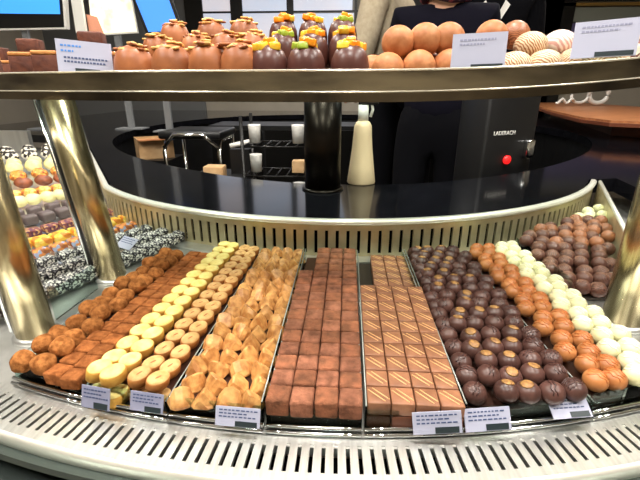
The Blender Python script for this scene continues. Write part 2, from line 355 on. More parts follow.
# black stone ring worktop
hole = [(-.107, 1.19), (-.26, 1.235), (-.415, 1.305), (-.65, 1.46), (-.894, 1.66), (-1.12, 1.93), (-1.32, 2.29), (-1.42, 2.7), (-1.42, 3.2), (-1.25, 3.8), (-.8, 4.25), (0, 4.4), (.8, 4.2), (1.25, 3.6), (1.42, 3.0), (1.4, 2.6), (1.27, 2.24), (1.05, 1.87), (.793, 1.58), (.55, 1.38), (.3, 1.245), (.1, 1.19)]
def smooth_loop(pts, it=3):
    pts = [Vector(p) for p in pts]
    for _ in range(it):
        out = []
        for i in range(len(pts)):
            a, b = pts[i], pts[(i + 1) % len(pts)]; out += [a * .75 + b * .25, a * .25 + b * .75]
        pts = out
    return pts
hl = smooth_loop(hole, 2)
outer = [Vector((q[0].x, q[0].y)) - q[1] * .016 for q in WP[::2]]
outer += [Vector((-2.6, 2.6)), Vector((-2.6, 5)), Vector((2.6, 5)), Vector((2.6, 1.3)), Vector((1.1, .95)), Vector((.80, 1.0)), Vector((.85, 1.335))]
bm = bmesh.new()
def loop_edges(pts):
    vs = [bm.verts.new((p[0], p[1], .088)) for p in pts]
    return [bm.edges.new((vs[i], vs[(i + 1) % len(vs)])) for i in range(len(vs))]
ed = loop_edges(hl) + loop_edges(outer)
bmesh.ops.triangle_fill(bm, use_beauty=True, edges=ed)
ret = bmesh.ops.extrude_face_region(bm, geom=bm.faces[:])
for v in ret['geom']:
    if isinstance(v, bmesh.types.BMVert): v.co.z = .045
mb = MB(); mb.from_bm(bm, 0, False)
ring = mb.build('ring_worktop', M['blackstone']); tag(ring, 'glossy black stone worktop curving behind the slotted steel wall', 'worktop')
# cabinet skirt under the worktop inside the pit
b = MB(); hs = hl + [hl[0]]
cc = Vector((0, 2.6))
b.band([[(p.x + (p - cc).normalized().x * .03, p.y + (p - cc).normalized().y * .03, FZ), (p.x + (p - cc).normalized().x * .05, p.y + (p - cc).normalized().y * .05, FZ),
         (p.x + (p - cc).normalized().x * .05, p.y + (p - cc).normalized().y * .05, .045), (p.x + (p - cc).normalized().x * .03, p.y + (p - cc).normalized().y * .03, .045)] for p in hs])
b.build('inner_cabinet', M['black'], ring)

# ------------------------------------------------------------------ steel posts
def post(name, x, y, r, label, z1=.342, m=None, rod=None, lean=0):
    e = empty(name, (x, y, 0)); tag(e, label, 'post', 'posts carrying the glass shelf')
    b = MB(); SH = Matrix.Identity(4); SH[0][2] = lean; b.lathe([(r, .008), (r, z1)], 32, mtx=SH); b.build('shaft', m or M['post'], e)
    b = MB(); b.lathe([(r + .006, 0), (r + .006, .005), (r + .002, .008)], 32); b.build('base_collar', M['steel'], e)
    if rod:
        b = MB(); b.lathe([(.008, 0.0), (.008, z1)], 12, mtx=SH @ Matrix.Translation(rod)); b.build('glass_channel', M['black'], e)
        b = MB(); b.lathe([(.004, 0.0), (.004, z1)], 10, mtx=SH @ Matrix.Translation((rod[0] * 1.36, rod[1], 0))); b.build('channel_trim', M['chrome'], e)
    return e
post('steel_post', -.459, .712, .026, 'brushed steel post rising beside the far end of the cocoa truffle tray', rod=(-.033, .006, 0), lean=-.11)
post('steel_post', -.470, .512, .026, 'brushed steel post at the left edge, beside the front of the cocoa truffles', rod=(-.033, .006, 0), lean=-.05)
post('steel_post', .452, .607, .029, 'brushed steel post at the right edge, beside the white truffles')
pz = empty('steel_post', (-.065, 1.135, .088)); tag(pz, 'dark bronze post standing on the black worktop left of the cream spray bottle', 'post', 'posts carrying the glass shelf')
MB().lathe([(.05, 0), (.05, .255)], 28).build('shaft', M['bronze'], pz)
b = MB(); b.lathe([(.058, 0), (.058, .004), (.05, .007)], 28); b.build('base_collar', M['bronze'], pz)

# ------------------------------------------------------------------ glass shelf
CS = Vector((-.03, 1.7))
def SZ(x): return .125 * max(0, x) ** 2
def S(r, a, z): q = pol(CS, r, a); return (q.x, q.y, z + SZ(q.x))
sh = empty('glass_shelf'); tag(sh, 'curved glass shelf with a steel front rail above the trays', 'shelf')
b = MB(); b.band([[S(.42, d, .350), S(1.19, d, .350), S(1.19, d, .358), S(.42, d, .358)] for d in range(-44, 45, 2)]); b.build('glass_pane', M['glass'], sh)
b = MB(); b.band([[S(1.19, d, .3425), S(1.2, d, .3425), S(1.2, d, .3765), S(1.19, d, .3765)] for d in [x * .5 for x in range(-88, 89)]]); b.build('front_rail', M['rail'], sh)
for z, rr_ in ((.3765, .0013), (.3535, .0011)):
    b = MB(); b.tube([S(1.2005, d * .5, z) for d in range(-88, 89)], rr_, 8); b.build('rail_bead', M['railedge'], sh)
b = MB(); b.band([[S(1.2002, d, .3425), S(1.2035, d, .3425), S(1.2035, d, .352), S(1.2002, d, .352)] for d in [x * .5 for x in range(-88, 89)]]); b.build('lower_rail', M['raillow'], sh)
b = MB(); b.band([[S(1.172, d, .3445), S(1.186, d, .3445), S(1.186, d, .349), S(1.172, d, .349)] for d in range(-40, 41, 2)]); b.build('light_housing', M['blackmetal'], sh)  # housing of the added fill strip
b = MB(); b.band([[S(1.174, d, .3432), S(1.184, d, .3432), S(1.184, d, .3443), S(1.174, d, .3443)] for d in range(-40, 41, 2)]); b.build('light_strip', M['led'], sh)  # unseen glowing strip, added under the shelf to brighten the trays
# stepped stand under the shelf's back rows
st = empty('stepped_stand'); tag(st, 'dark stepped stand under the back rows on the glass shelf', 'stand')
b = MB()
for (ra, rb, zt) in ((1.085, 1.025, .384), (1.025, .955, .41)):
    b.band([[S(rb, d, .3585), S(ra, d, .3585), S(ra, d, zt), S(rb, d, zt)] for d in [-18 + x for x in range(0, 20)]])
b.build('steps', M['riser'], st)

# ------------------------------------------------------------------ trays
XB = [-.425, -.312, -.198, -.084, .025, .134, .288, .405]
SL = [.09, .08, .045, 0, 0, -.02, -.065, -.075]
def bx(i, y): return XB[i] + SL[i] * (y - .35)
TRAYNAMES = ['cocoa dusted truffles and slabs', 'yellow and caramel ovals', 'folded caramel wedges', 'reddish cocoa squares', 'striped milk squares', 'dark truffles', 'milk and white truffles']
def backy(i, x):
    return min({0: .80, 1: .86}.get(i, 9), CW.y - math.sqrt((RW + .0375) ** 2 - (x - CW.x) ** 2))
def mk_tray(i, label):
    e = empty('display_tray', (0, 0, 0)); tag(e, label, 'tray', 'display trays on the counter deck')
    g_ = .0015; xl = bx(i, .36) + g_; xr = bx(i + 1, .36) - g_
    n = 5; xs = [xl + (xr - xl) * k / n for k in range(n + 1)]
    fr = [Vector((x, front_y(x, 1.278))) for x in xs]
    L = Vector((0, backy(i, bx(i, .8)))); L.x = bx(i, L.y) + g_
    Rr = Vector((0, backy(i, bx(i + 1, .85)))); Rr.x = bx(i + 1, Rr.y) - g_
    MB().prism(fr + [Rr, L], 0, .005).build('tray_floor', M['trayfloor'], e)
    for k_, (a_, b_, s) in enumerate(((fr[0], L, 1), (fr[-1], Rr, -1))):
        hw = (.030, .020, .022, .036, .036, .036, .020, .030)[i + k_]
        o_ = Vector((s * .002, 0))
        MB().prism([a_, a_ + o_, b_ + o_, b_], .005, hw).build('side_wall', M['acrylic'], e)
        b = MB(); b.tube([(a_.x + s * .001, a_.y, hw + .0005), (b_.x + s * .001, b_.y, hw + .0005)], .0009, 6); b.build('wall_edge', M['edge'], e)
    b = MB(); b.band([[(p.x, p.y - .0, .005), (p.x, p.y + .002, .005), (p.x, p.y + .002, .03), (p.x, p.y, .03)] for p in fr]); b.build('front_wall', M['acrylic'], e)
    b = MB(); b.tube([(p.x, p.y - .003, .0075) for p in fr], .0026, 8); b.build('front_rail', M['chrome'], e)
    b = MB(); b.tube([(p.x, p.y - .0075, .003) for p in fr], .0022, 8); b.build('front_rail', M['chrome'], e)
    if i != 4:   # raised insert under the top layer
        o_ = .024 if i == 1 else .004
        MB().prism([(fr[0].x + .004, fr[0].y + o_), (fr[-1].x - .004, fr[-1].y + o_), (Rr.x - .004, Rr.y - .003), (L.x + .004, L.y - .003)], .005, .018).build('insert', M['riser'], e)
    return e
for i in range(7): mk_tray(i, 'clear tray with a chrome front rail holding the ' + TRAYNAMES[i])
ZI = .018

# ---- prototypes
def ball_mesh(name, r, m, sz=.92, lump=0, seed=0, sub=3):
    bm = bmesh.new(); bmesh.ops.create_icosphere(bm, subdivisions=sub, radius=r)
    for v in bm.verts:
        if lump: v.co *= 1 + lump * mnoise.noise(v.co * (1.2 / r) + Vector((seed * 7.1, seed, 3)))
        v.co.z = v.co.z * sz + r * sz
    b = MB(); b.from_bm(bm); return b.mesh(name, m)
def cap_mesh(name, r, h, m, rad):      # thin spherical cap sitting on a ball top
    prof = []
    for i in range(6):
        a = rad * (1 - i / 5); prof.append((r * math.sin(a) * 1.012, (r + r * math.cos(a)) * h * 1.012 - .0000))
    b = MB(); b.lathe(prof, 16); return b.mesh(name, m)
def drizzle_on_ball(name, r, sz, m, n=4, tube_r=.0006, spread=.75):
    b = MB()
    for i in range(n):
        u = (i - (n - 1) / 2) / n * 2 * spread; pts = []
        for j in range(9):
            v = (j - 4) / 4 * .95; x = u * r * .8 + .0012 * math.sin(j * 1.7 + i); y = v * r * .8
            q = r * r - x * x - y * y
            if q > 0: pts.append((x, y, (math.sqrt(q) + r) * sz + .0001))
        b.tube(pts, tube_r, 5)
    return b.mesh(name, m)
RT = .0139
def truffle(name, shell, extra=None):
    o = ob(name, shell)
    if extra: ob(extra[0], extra[1], o)
    return o
sh_dark = ball_mesh('dark_truffle', RT, M['darktruffle']); sh_milk = ball_mesh('milk_truffle', RT, M['milk']); sh_ivory = ball_mesh('white_truffle', RT, M['ivory'])
K_gold = Kind(truffle('dark_truffle', sh_dark, ('gold_dusting', cap_mesh('gold_dusting', RT, .92, M['gold'], .55))))
K_lined = Kind(truffle('dark_truffle', sh_dark, ('drizzle', drizzle_on_ball('drizzle', RT, .92, M['darkline'], 5))))
K_plain = Kind(truffle('dark_truffle', sh_dark, ('drizzle', drizzle_on_ball('drizzle', RT, .92, M['darkline'], 2, .0008, .35))))
K_milk = Kind(truffle('milk_truffle', sh_milk, ('drizzle', drizzle_on_ball('drizzle', RT, .92, M['milkline'], 4))))
K_ivory = Kind(truffle('white_truffle', sh_ivory, ('drizzle', drizzle_on_ball('drizzle', RT, .92, M['ivoryline'], 4, .0007))))
K_cocoa = [Kind(ob('cocoa_truffle', ball_mesh('cocoa_truffle', .0148, M['cocoa'], .9, .16, i))) for i in range(3)]
def slab_mesh(name, sx, sy, sz, r, m, jit=.0008, seed=0):
    b = MB(); b.rbox(sx, sy, sz, r); rr = random.Random(seed)
    for v in b.v:
        q = mnoise.noise(v * 90 + Vector((seed, 0, 0))); v.x += q * jit; v.y += q * jit * .6; v.z += mnoise.noise(v * 70 + Vector((0, seed, 5))) * jit if v.z > .004 else 0
    return b.mesh(name, m)
K_slab = [Kind(ob('cocoa_slab', slab_mesh('cocoa_slab', .0245, .0235, .016, .0022, M['cocoacube'], .0014, i))) for i in range(3)]
def disc_thing(name, a, b_, h, side, face, spot=None):
    m = MB(); m.lathe([(.92, 0), (1, .0015 / 1), (1, h - .0015), (.93, h - .0004), (.90, h - .0004)], 28, sx=a, sy=b_); o = m.build(name, side)
    f = MB(); f.lathe([(.94, h - .0006), (.90, h + .0004), (.5, h + .0009), (.0, h + .001)], 28, sx=a, sy=b_); f.build('top_face', face, o)
    if spot:
        s = MB(); s.lathe([(.40, h + .0006), (.22, h + .0013), (0, h + .0016)], 12, sx=a * .9, sy=b_ * .35); s.build('nut', spot, o)
    return o
K_yel = Kind(disc_thing('yellow_oval', .0150, .0106, .016, M['yellowside'], M['yellow']))
K_car = Kind(disc_thing('caramel_oval', .0144, .0102, .0135, M['caramelside'], M['caramel'], M['nut']))
def fold_mesh(name, seed):
    # a leaf of caramel folded over a ridge: broad flat facets, a flared foot, one narrow end
    rr = random.Random(seed); rows = []
    for (t_, kw, kh) in ((-1.0, .62, .50), (-.72, .95, .92), (-.1, 1.0, 1.0), (.55, .82, .84), (1.0, .38, .42)):
        y = t_ * .0150; w_ = .0142 * kw; h = .0235 * kh * (1, .9, 1.06)[seed]; d = rr.uniform(-.002, .002)
        rows.append([(-w_, y, 0), (-w_ * 1.04, y, h * .14), (-w_ * .60 + d, y, h * .62), (-.0012 + d, y, h), (.0012 + d, y, h * .99), (w_ * .72 + d, y, h * .50), (w_ * 1.04, y, h * .14), (w_, y, 0)])
    b = MB(); b.band(rows, 0, False)
    return b.mesh(name, M['fold'])
K_fold = [Kind(ob('folded_wedge', fold_mesh('folded_wedge', i))) for i in range(3)]
K_red = [Kind(ob('cocoa_square', slab_mesh('cocoa_square', .0260, .0272, .022, .0030, M['redcube' if i % 2 else 'redcube2'], .0010, i + 5))) for i in range(4)]
def striped(sx=.0252, sy=.0268, h=.0165):
    b = MB(); b.rbox(sx, sy, h, .0014); o = b.build('striped_square', M['stripe'])
    b = MB()
    for off in (-.0022, .0026): 
        q = .0098 - abs(off) * .45
        b.tube([(-q + off, q + off * .6, h + .0002), (q + off, -q + off * .6, h + .0002)], .00055, 5)
    b.build('drizzle', M['drizzle'], o); return o
K_str = Kind(striped())
b = MB(); b.rbox(.0256, .0270, .0165, .0010); K_base = Kind(b.build('milk_square', M['stripe_base']))
def rj(a): return random.uniform(-a, a)
def posn(r, c, side='left'): return 'row %s from the front, %s from the %s' % (ORD[r + 1].replace('zeroth', ''), ORD[c + 1], side)
def where(r, c): return '%s row from front, %s from left' % (ORD[r + 1], ORD[c + 1])

# tray 1: cocoa truffles (outer two columns) and slabs
yend = .775
yy = front_y(-.37) + .013; r = 0
while yy < yend:
    for c in range(2):
        Y = yy + (.007 - .007 * c); X = bx(0, Y) + .019 + c * .0272 + (r % 2) * .003
        K_cocoa[(r + c) % 3].put((X, Y, ZI + (.009 if (r % 3 == 1) else 0.003)), (rj(.2), rj(.2), rj(3)), 'round cocoa dusted truffle, ' + where(r, c) + ' in its tray', 'truffle', 'cocoa dusted truffles')
    yy += .0295; r += 1
yy = front_y(-.34) + .014; r = 0
while yy < yend:
    for c in range(2):
        Y = yy - c * .006; X = bx(0, Y) + .073 + c * .0252
        K_slab[(r + c) % 3].put((X, Y, ZI), (rj(.05), rj(.05), rj(.08) - .1), 'flat cocoa coated slab, ' + where(r, c) + ' of the slabs', 'chocolate', 'cocoa coated slabs')
    yy += .0252; r += 1
# tray 2: ovals, yellow ones on the left of the tray
yy0 = front_y(-.26); r = 0
while r < 16:
    yy = yy0 + .019 if r == 0 else yy0 + .021 + (r - 1) * .0300
    if yy > .83: break
    for c in range(4):
        K = K_yel if c < 2 else K_car
        Y = yy - (c % 2) * .006; q = (bx(2, Y) - bx(1, Y)) / (XB[2] - XB[1])
        X = bx(1, Y) + (.019, .0425, .070, .0945)[c] * q
        if r == 0: z, tl = .0056, .14
        else: z, tl = ZI + .006 + (.005 if c < 2 else 0), .26
        K.put((X, Y, z + (.006 if r == 1 else 0)), (tl + rj(.05), rj(.08), .95 + rj(.16)), ('oval yellow marzipan' if c < 2 else 'oval caramel sweet with a brown nut') + ', ' + where(r, c % 2), 'sweet', 'yellow ovals' if c < 2 else 'caramel ovals')
    r += 1
# tray 3: folded wedges
for r in range(40):
    yy = front_y(-.14) + .016 + r * .0270
    if yy > .805: break
    for c in range(4):
        z = ZI + .001
        q = (bx(3, yy) - bx(2, yy)) / (XB[3] - XB[2])
        X = bx(2, yy) + (.0155 + c * .0276 + (.004 if r % 2 else 0) - .001) * q; Y = yy + rj(.002)
        K_fold[(r + c) % 3].put((X, Y, z), (rj(.25) - .1, rj(.28), rj(.8) + (.5 if c % 2 else -.6)), 'folded caramel wedge, ' + where(r, c), 'chocolate', 'folded caramel wedges', .92)
# tray 4: cocoa squares
x0, x1 = XB[3], XB[4]
yy = front_y(-.03) + .0195; r = 0
while yy < .80:
    for c in range(4):
        if c == 0 and r > 11: continue
        X = x0 + .0145 + c * .0268
        K_red[(r * 3 + c) % 4].put((X, yy + rj(.0006), ZI), (0, 0, rj(.025)), 'reddish cocoa square, ' + where(r, c), 'chocolate', 'reddish cocoa squares')
    yy += .0286; r += 1
# tray 5: striped squares, two layers in front, one behind
x0, x1 = XB[4], XB[5]
yy = front_y(.08) + .0185; r = 0
while yy < .80:
    for c in range(4):
        X = x0 + .0165 + c * .0264
        if r < 10:
            if r < 1 or c in (0, 3): K_base.put((X, yy, .0055), (0, 0, rj(.015)), 'dark milk square under the striped top layer, ' + where(r, c), 'chocolate', 'dark milk squares in the lower layer')
            K_str.put((X, yy + .0005, .0225), (0, 0, rj(.02)), 'striped milk square in the top layer, ' + where(r, c), 'chocolate', 'striped milk squares')
        elif c > 0: K_str.put((X, yy, .0085), (0, 0, rj(.02)), 'striped milk square behind the raised layer, ' + where(r, c), 'chocolate', 'striped milk squares')
    yy += .0284; r += 1
# tray 6: dark truffles
DX = .0274; DY = .0278
yy = front_y(.21) + .0155; r = 0
while yy < wall_y(.2) - .05:
    for c in range(4):
        Y = yy + rj(.001) + c * .0025; X = bx(6, Y) - .018 - (3 - c) * DX - (DX * .4 if r % 2 else 0)
        h = random.random()
        if c < 2: K = K_gold if h < .88 else K_plain
        elif c == 2: K = K_gold if h < .5 else K_plain
        else: K = K_lined
        nm = {id(K_gold): 'dark truffle with a gold dusted top', id(K_plain): 'smooth dark truffle', id(K_lined): 'dark truffle with fine drizzled lines'}[id(K)]
        K.put((X, Y, ZI + .006), (rj(.22), rj(.22), rj(3)), nm + ', ' + where(r, c), 'truffle', 'dark truffles')
    Y = yy + .006
    K_plain.put((bx(5, Y) + .0185, Y, ZI), (rj(.2), rj(.2), rj(3)), 'smooth dark truffle beside the striped squares, %s from front' % ORD[r + 1], 'truffle', 'dark truffles')
    yy += DY; r += 1
# tray 7: milk and white truffles
yy = front_y(.33) + .016; r = 0
while yy < wall_y(.33) - .045:
    for c in range(4):
        K = K_milk if c < 2 else K_ivory
        Y = yy + c * .004 + rj(.001); X = bx(6, Y) + .0165 + c * DX + (DX * .3 if r % 2 else 0) - .002
        if Y > wall_y(X) - .055: continue
        z = ZI + (.003 if c < 2 else .006)
        K.put((X, Y, z), (rj(.2), rj(.2), .8 + rj(.3)), ('orange milk truffle' if c < 2 else 'round white truffle') + ', ' + where(r, c % 2) + (' of the milk ones' if c < 2 else ' of the white ones'), 'truffle', 'milk truffles' if c < 2 else 'white truffles')
    yy += DY; r += 1
# tray 8: swirled truffles behind the right post, heaped
def endx(y): return p0.x + (p1.x - p0.x) * (y - p0.y) / (p1.y - p0.y)
e8 = empty('display_tray'); tag(e8, 'clear tray of swirled truffles behind the right steel post', 'tray', 'display trays on the counter deck')
MB().prism([(.405, .68), (.485, .68), (.662, 1.08), (.645, 1.075), (.55, .99), (.385, .895)], 0, .005).build('tray_floor', M['trayfloor'], e8)
b = MB(); b.prism([(.403, .68), (.405, .68), (.387, .895), (.385, .895)], 0.005, .04); b.build('side_wall', M['acrylic'], e8)
sw = ball_mesh('swirled_truffle', RT * 1.06, M['swirl'], .95); sm_ = ball_mesh('swirled_truffle', RT * 1.06, M['swirlmilk'], .95)
dz1 = drizzle_on_ball('drizzle', RT * 1.06, .95, M['swirlline'], 6, .0005); dz2 = drizzle_on_ball('drizzle', RT * 1.06, .95, M['swirlline'], 5, .0005)
K_sw = Kind(truffle('swirled_truffle', sw, ('drizzle', dz1))); K_sm = Kind(truffle('swirled_truffle', sm_, ('drizzle', dz2))); K_iv2 = Kind(ob('white_truffle', sh_ivory))
r = 0; yy = .69
while yy < 1.24:
    X = bx(7, yy) + .022; c = 0
    while X < endx(yy) - .022:
        if yy < wall_y(X) - .05:
            K = K_sw if yy < .85 + (.05 if c < 2 else 0) else (K_iv2 if yy > 1.0 + (.0 if X > .55 else .05) else (K_sm if (r + c) % 3 else K_sw))
            nm = {id(K_sw): 'dark swirled truffle', id(K_sm): 'brown swirled truffle', id(K_iv2): 'white truffle at the back of the swirled ones'}[id(K)]
            K.put((X + (DX * .5 if r % 2 else 0), yy, .0055 + min(.035, (r) * .0045)), (rj(.5), rj(.5), rj(3)), nm + ', ' + where(r, c), 'truffle', 'swirled truffles' if K is not K_iv2 else 'white truffles at the back')
        X += DX * 1.06; c += 1
    yy += DY * .98; r += 1
MB().prism([(.412, .70), (.47, .70), (.60, .99), (.57, .995), (.40, .88)], .005, .0056).build('insert', M['riser'], e8)

# ------------------------------------------------------------------ price cards on the tray fronts
def card(name, px, py, w, h, tilt, label, roll=0, yaw=0, dark=True, z=.012, m='card'):
    q = atz(px, py, z); e = empty(name, (q.x, q.y, z)); e.rotation_euler = (0, 0, yaw)
    tag(e, label, 'price card', 'price cards')
    T = Matrix.Rotation(roll, 4, 'Y') @ Matrix.Rotation(-tilt, 4, 'X')
    MB().box((-w / 2, 0, 0), (w / 2, .0012, h), 0, T).build('card', M[m], e)
    b = MB()
    for i in range(3):
        zz = h * (.84 - i * .17); x = -w * .42
        while x < w * (.38 - .16 * (i % 2)):
            l = random.uniform(.04, .10) * w; b.box((x, -.0004, zz - h * .03), (min(x + l, w * .44), 0, zz + h * .03), 0, T); x += l + w * .03
    b.build('print', M['ink'], e)
    if dark: MB().box((-w * .05, -.0005, h * .03), (w * .44, 0, h * .30), 0, T).build('price_strip', M['strip'], e)
    b = MB(); b.box((-w * .3, .0013, -.002), (w * .3, .003, h * .5), 0, T); b.build('holder', M['acrylic'], e)
    return e
card('price_card', 95, 409, .037, .026, .30, 'grey price card in front of the yellow ovals', yaw=-.16, m='cardgrey')
card('price_card', 146, 412, .041, .022, .35, 'grey price card in front of the caramel ovals', yaw=-.12, m='cardgrey')
card('price_card', 237, 427, .050, .021, .4, 'pale price card in front of the folded caramel wedges', yaw=-.05)
card('price_card', 438, 434, .052, .024, .35, 'pale price card in front of the striped milk squares', roll=-.08, yaw=.05)
card('price_card', 489, 431, .050, .024, .5, 'pale price card in front of the dark truffles', roll=-.05, yaw=.1)
card('price_card', 574, 418, .046, .022, .95, 'tilted pale price card in front of the orange milk truffles', yaw=.16, z=.016)

# ------------------------------------------------------------------ far-left section of the ring
def lbox(sx, sy, sz, m, name): 
    b = MB(); b.rbox(sx, sy, sz, min(sx, sy, sz) * .22); return Kind(ob(name, b.mesh(name, M[m])))
def cluster(name, r, m, topm=None, sz=.6):
    o = ob(name, ball_mesh(name, r, M[m], sz, .12, 2))
    if topm:
        b = MB()
        for a in range(3): b.rbox(.011, .009, .006, .002, mtx=Matrix.Translation((.007 * math.cos(a * 2.1), .007 * math.sin(a * 2.1), r * sz * 1.75)) @ Matrix.Rotation(a, 4, 'Z'))
        b.build('topping', M[topm], o)
    return Kind(o)
ROWS = [  # centre line start xy (outer end), end xy, n, kind, label, cat
    ((-.545, .56), (-.475, .80), 8, lbox(.026, .034, .024, 'speckbrown', 'cocoa_log'), 'brown speckled log beside the steel posts', 'chocolate'),
    ((-.585, .50), (-.40, .92), 14, lbox(.030, .036, .026, 'speck', 'coconut_log'), 'black and white speckled log, nearer row', 'chocolate'),
    ((-.655, .53), (-.435, .975), 14, lbox(.030, .036, .024, 'speck', 'coconut_log'), 'black and white speckled log, middle row', 'chocolate'),
    ((-.685, .64), (-.485, 1.01), 11, lbox(.030, .036, .020, 'speck', 'coconut_log'), 'black and white speckled log, farther row', 'chocolate'),
    ((-.74, .70), (-.56, 1.02), 10, lbox(.028, .034, .016, 'orangebar', 'orange_bark'), 'orange bark piece beyond the speckled logs', 'chocolate'),
    ((-.795, .76), (-.61, 1.06), 9, lbox(.036, .040, .018, 'yelloworange', 'yellow_bark'), 'yellow and orange bark piece in the side tray', 'chocolate'),
    ((-.86, .82), (-.68, 1.12), 9, lbox(.034, .036, .018, 'purple', 'purple_bark'), 'purplish flaked bark piece in the side tray', 'chocolate'),
    ((-.93, .91), (-.75, 1.20), 9, lbox(.040, .034, .026, 'ribbed', 'ribbed_log'), 'dark ribbed log in the side tray, nearer row', 'chocolate'),
    ((-.99, .99), (-.80, 1.25), 8, lbox(.040, .034, .026, 'ribbed', 'ribbed_log'), 'dark ribbed log in the side tray, farther row', 'chocolate'),
    ((-1.09, 1.09), (-.92, 1.30), 8, cluster('cream_ball', .023, 'creamy', None, .8), 'cream ball in the side tray, nearer row', 'sweet'),
    ((-1.17, 1.21), (-1.0, 1.41), 7, cluster('nut_disc', .026, 'nutty', None, .55), 'golden nut disc in the side tray', 'sweet'),
    ((-1.28, 1.33), (-1.06, 1.56), 6, cluster('fruit_round', .030, 'chocround', 'fruit', .7), 'brown round topped with orange fruit', 'sweet'),
    ((-1.38, 1.42), (-1.15, 1.68), 6, cluster('fruit_round', .030, 'nutty', 'fruit', .75), 'golden round topped with orange fruit', 'sweet'),
    ((-1.52, 1.56), (-1.27, 1.82), 6, cluster('cream_ball', .033, 'creamy', None, .85), 'cream ball in the side tray, middle row', 'sweet'),
    ((-1.64, 1.68), (-1.36, 1.98), 6, cluster('cream_ball', .030, 'creamy', None, .8), 'cream ball in the side tray, farther row', 'sweet'),
    ((-1.78, 1.84), (-1.48, 2.10), 6, cluster('mendiant', .037, 'mendiant', None, .8), 'black and white dotted disc, nearer row', 'sweet'),
    ((-1.95, 1.97), (-1.64, 2.2), 5, cluster('mendiant', .037, 'mendiant', None, .8), 'black and white dotted disc, farther row', 'sweet'),
]
for (a, b_, n, K, lab, cat) in ROWS:
    a = Vector(a); b_ = Vector(b_); ang = math.atan2((b_ - a).y, (b_ - a).x) - PI / 2
    for i in range(n):
        p = a.lerp(b_, i / (n - 1))
        K.put((p.x, p.y, .004), (rj(.1), rj(.1), ang + rj(.08)), lab + ', %s from the front' % ORD[i + 1], cat, lab.split(',')[0] + 's')
q = atz(122, 247, .01); 
c_ = card('price_card', 122, 248, .05, .03, 1.0, 'small white price card lying among the speckled logs', yaw=-.5, dark=False, z=.032)
b = MB(); b.box((-.0015, -.055, 0), (.0015, .055, .05)); gp = b.build('glass_divider', M['acrylic']); gp.location = (-.468, .612, 0); gp.rotation_euler = (0, 0, -.05); tag(gp, 'low clear divider running between the two left steel posts', 'divider')
b = MB(); b.box((-2.6, 2.29, 0), (-1.82, 2.32, .12)); tag(b.build('end_screen', M['steel']), 'grey steel screen beyond the black and white dotted discs', 'screen')

# ------------------------------------------------------------------ shelf goods
def on_arc(px, R, py=60):
    d = ray(px, py); h = Vector((d.x, d.y)).normalized(); c = CS
    bq = -h.dot(c); cq = c.dot(c) - R * R; disc = bq * bq - cq
    k_ = -bq - math.sqrt(max(disc, 0)); return h * k_
ROWR = [1.13, 1.055, .99]; ROWZ = [.3585, .3845, .4105]
def dome_mesh(name, r, h, m):
    prof = [(r * .86, 0), (r * .96, h * .10), (r, h * .28), (r * .995, h * .46), (r * .93, h * .66), (r * .77, h * .84), (r * .50, h * .95), (r * .2, h * .995), (0, h)]
    b = MB(); b.lathe(prof, 24); return b.mesh(name, m)
def dice_top(name, h, mats, n, seed, spread=.012, sz=(.012, .010, .008)):
    r = random.Random(seed); b = MB()
    for i in range(n):
        a = i * 2.3 + r.random(); q = spread * math.sqrt((i + .3) / n)
        T = Matrix.Translation((q * math.cos(a), q * math.sin(a), h - .004 - q * .3 + (.004 if i % 3 == 0 else 0))) @ Matrix.Rotation(r.random() * 3, 4, 'Z') @ Matrix.Rotation(r.uniform(-.4, .4), 4, 'X')
        b.rbox(sz[0] * r.uniform(.8, 1.2), sz[1] * r.uniform(.8, 1.2), sz[2], .0016, i % len(mats), T)
    return b.mesh(name, *mats)
dm_d = dome_mesh('dark_dome', .0250, .051, M['darkdome']); dm_b = dome_mesh('milk_dome', .0275, .054, M['brownball'])
K_dd = []
for i in range(3):
    o = ob('dark_dome', dm_d); ob('candied_fruit', dice_top('candied_fruit', .051, [M['orange'], M['orange2']] + ([M['lime']] if i == 1 else []), 8 + i, i, .014, (.014, .011, .009)), o); K_dd.append(Kind(o))
K_bd = []
for i in range(3):
    o = ob('milk_dome', dm_b); ob('almond_flakes', dice_top('almond_flakes', .055, [M['flake'], M['brownball']] if i != 1 else [M['flake']], 16, i + 9, .019, (.014, .009, .0035)), o); K_bd.append(Kind(o))
def shelf_put(K, px, row, rot, label, cat, group, z=None, R=None, s=1.0):
    p = on_arc(px, R or ROWR[row]); K.put((p.x, p.y, (ROWZ[row] if z is None else z) + SZ(p.x) + (.0025 if p.x > .08 else 0)), (0, 0, rot), label, cat, group, s)
for row, pxs in ((0, (134, 172, 209, 241)), (1, (160, 198, 228, 254)), (2, (178, 214, 246))):
    for i, px in enumerate(pxs):
        shelf_put(K_bd[(i + row) % 3], px, row, rj(3), 'milk chocolate dome topped with almond flakes, %s of the %s row' % (ORD[i + 1], ORD[row + 1]), 'chocolate dome', 'almond topped domes on the shelf', s=(1.0 if row == 0 else .90))
for row, pxs in ((0, (269, 306, 350)), (1, (283, 313, 344)), (2, (284, 313, 342))):
    for i, px in enumerate(pxs):
        shelf_put(K_dd[(i + row) % 3], px, row, rj(3), 'dark chocolate dome topped with candied orange, %s of the %s row' % (ORD[i + 1], ORD[row + 1]), 'chocolate dome', 'candied orange domes on the shelf', s=1.0 if row == 0 else .92)
pb = ball_mesh('peach_ball', .0225, M['peachball'], .97)
K_pb = Kind(ob('peach_ball', pb))
for i, px in enumerate((388, 419, 450, 478)): shelf_put(K_pb, px, 0, rj(3), 'round peach brown ball on the glass shelf, %s of the lower row' % ORD[i + 1], 'sweet', 'peach brown balls', z=.3585, R=1.10)
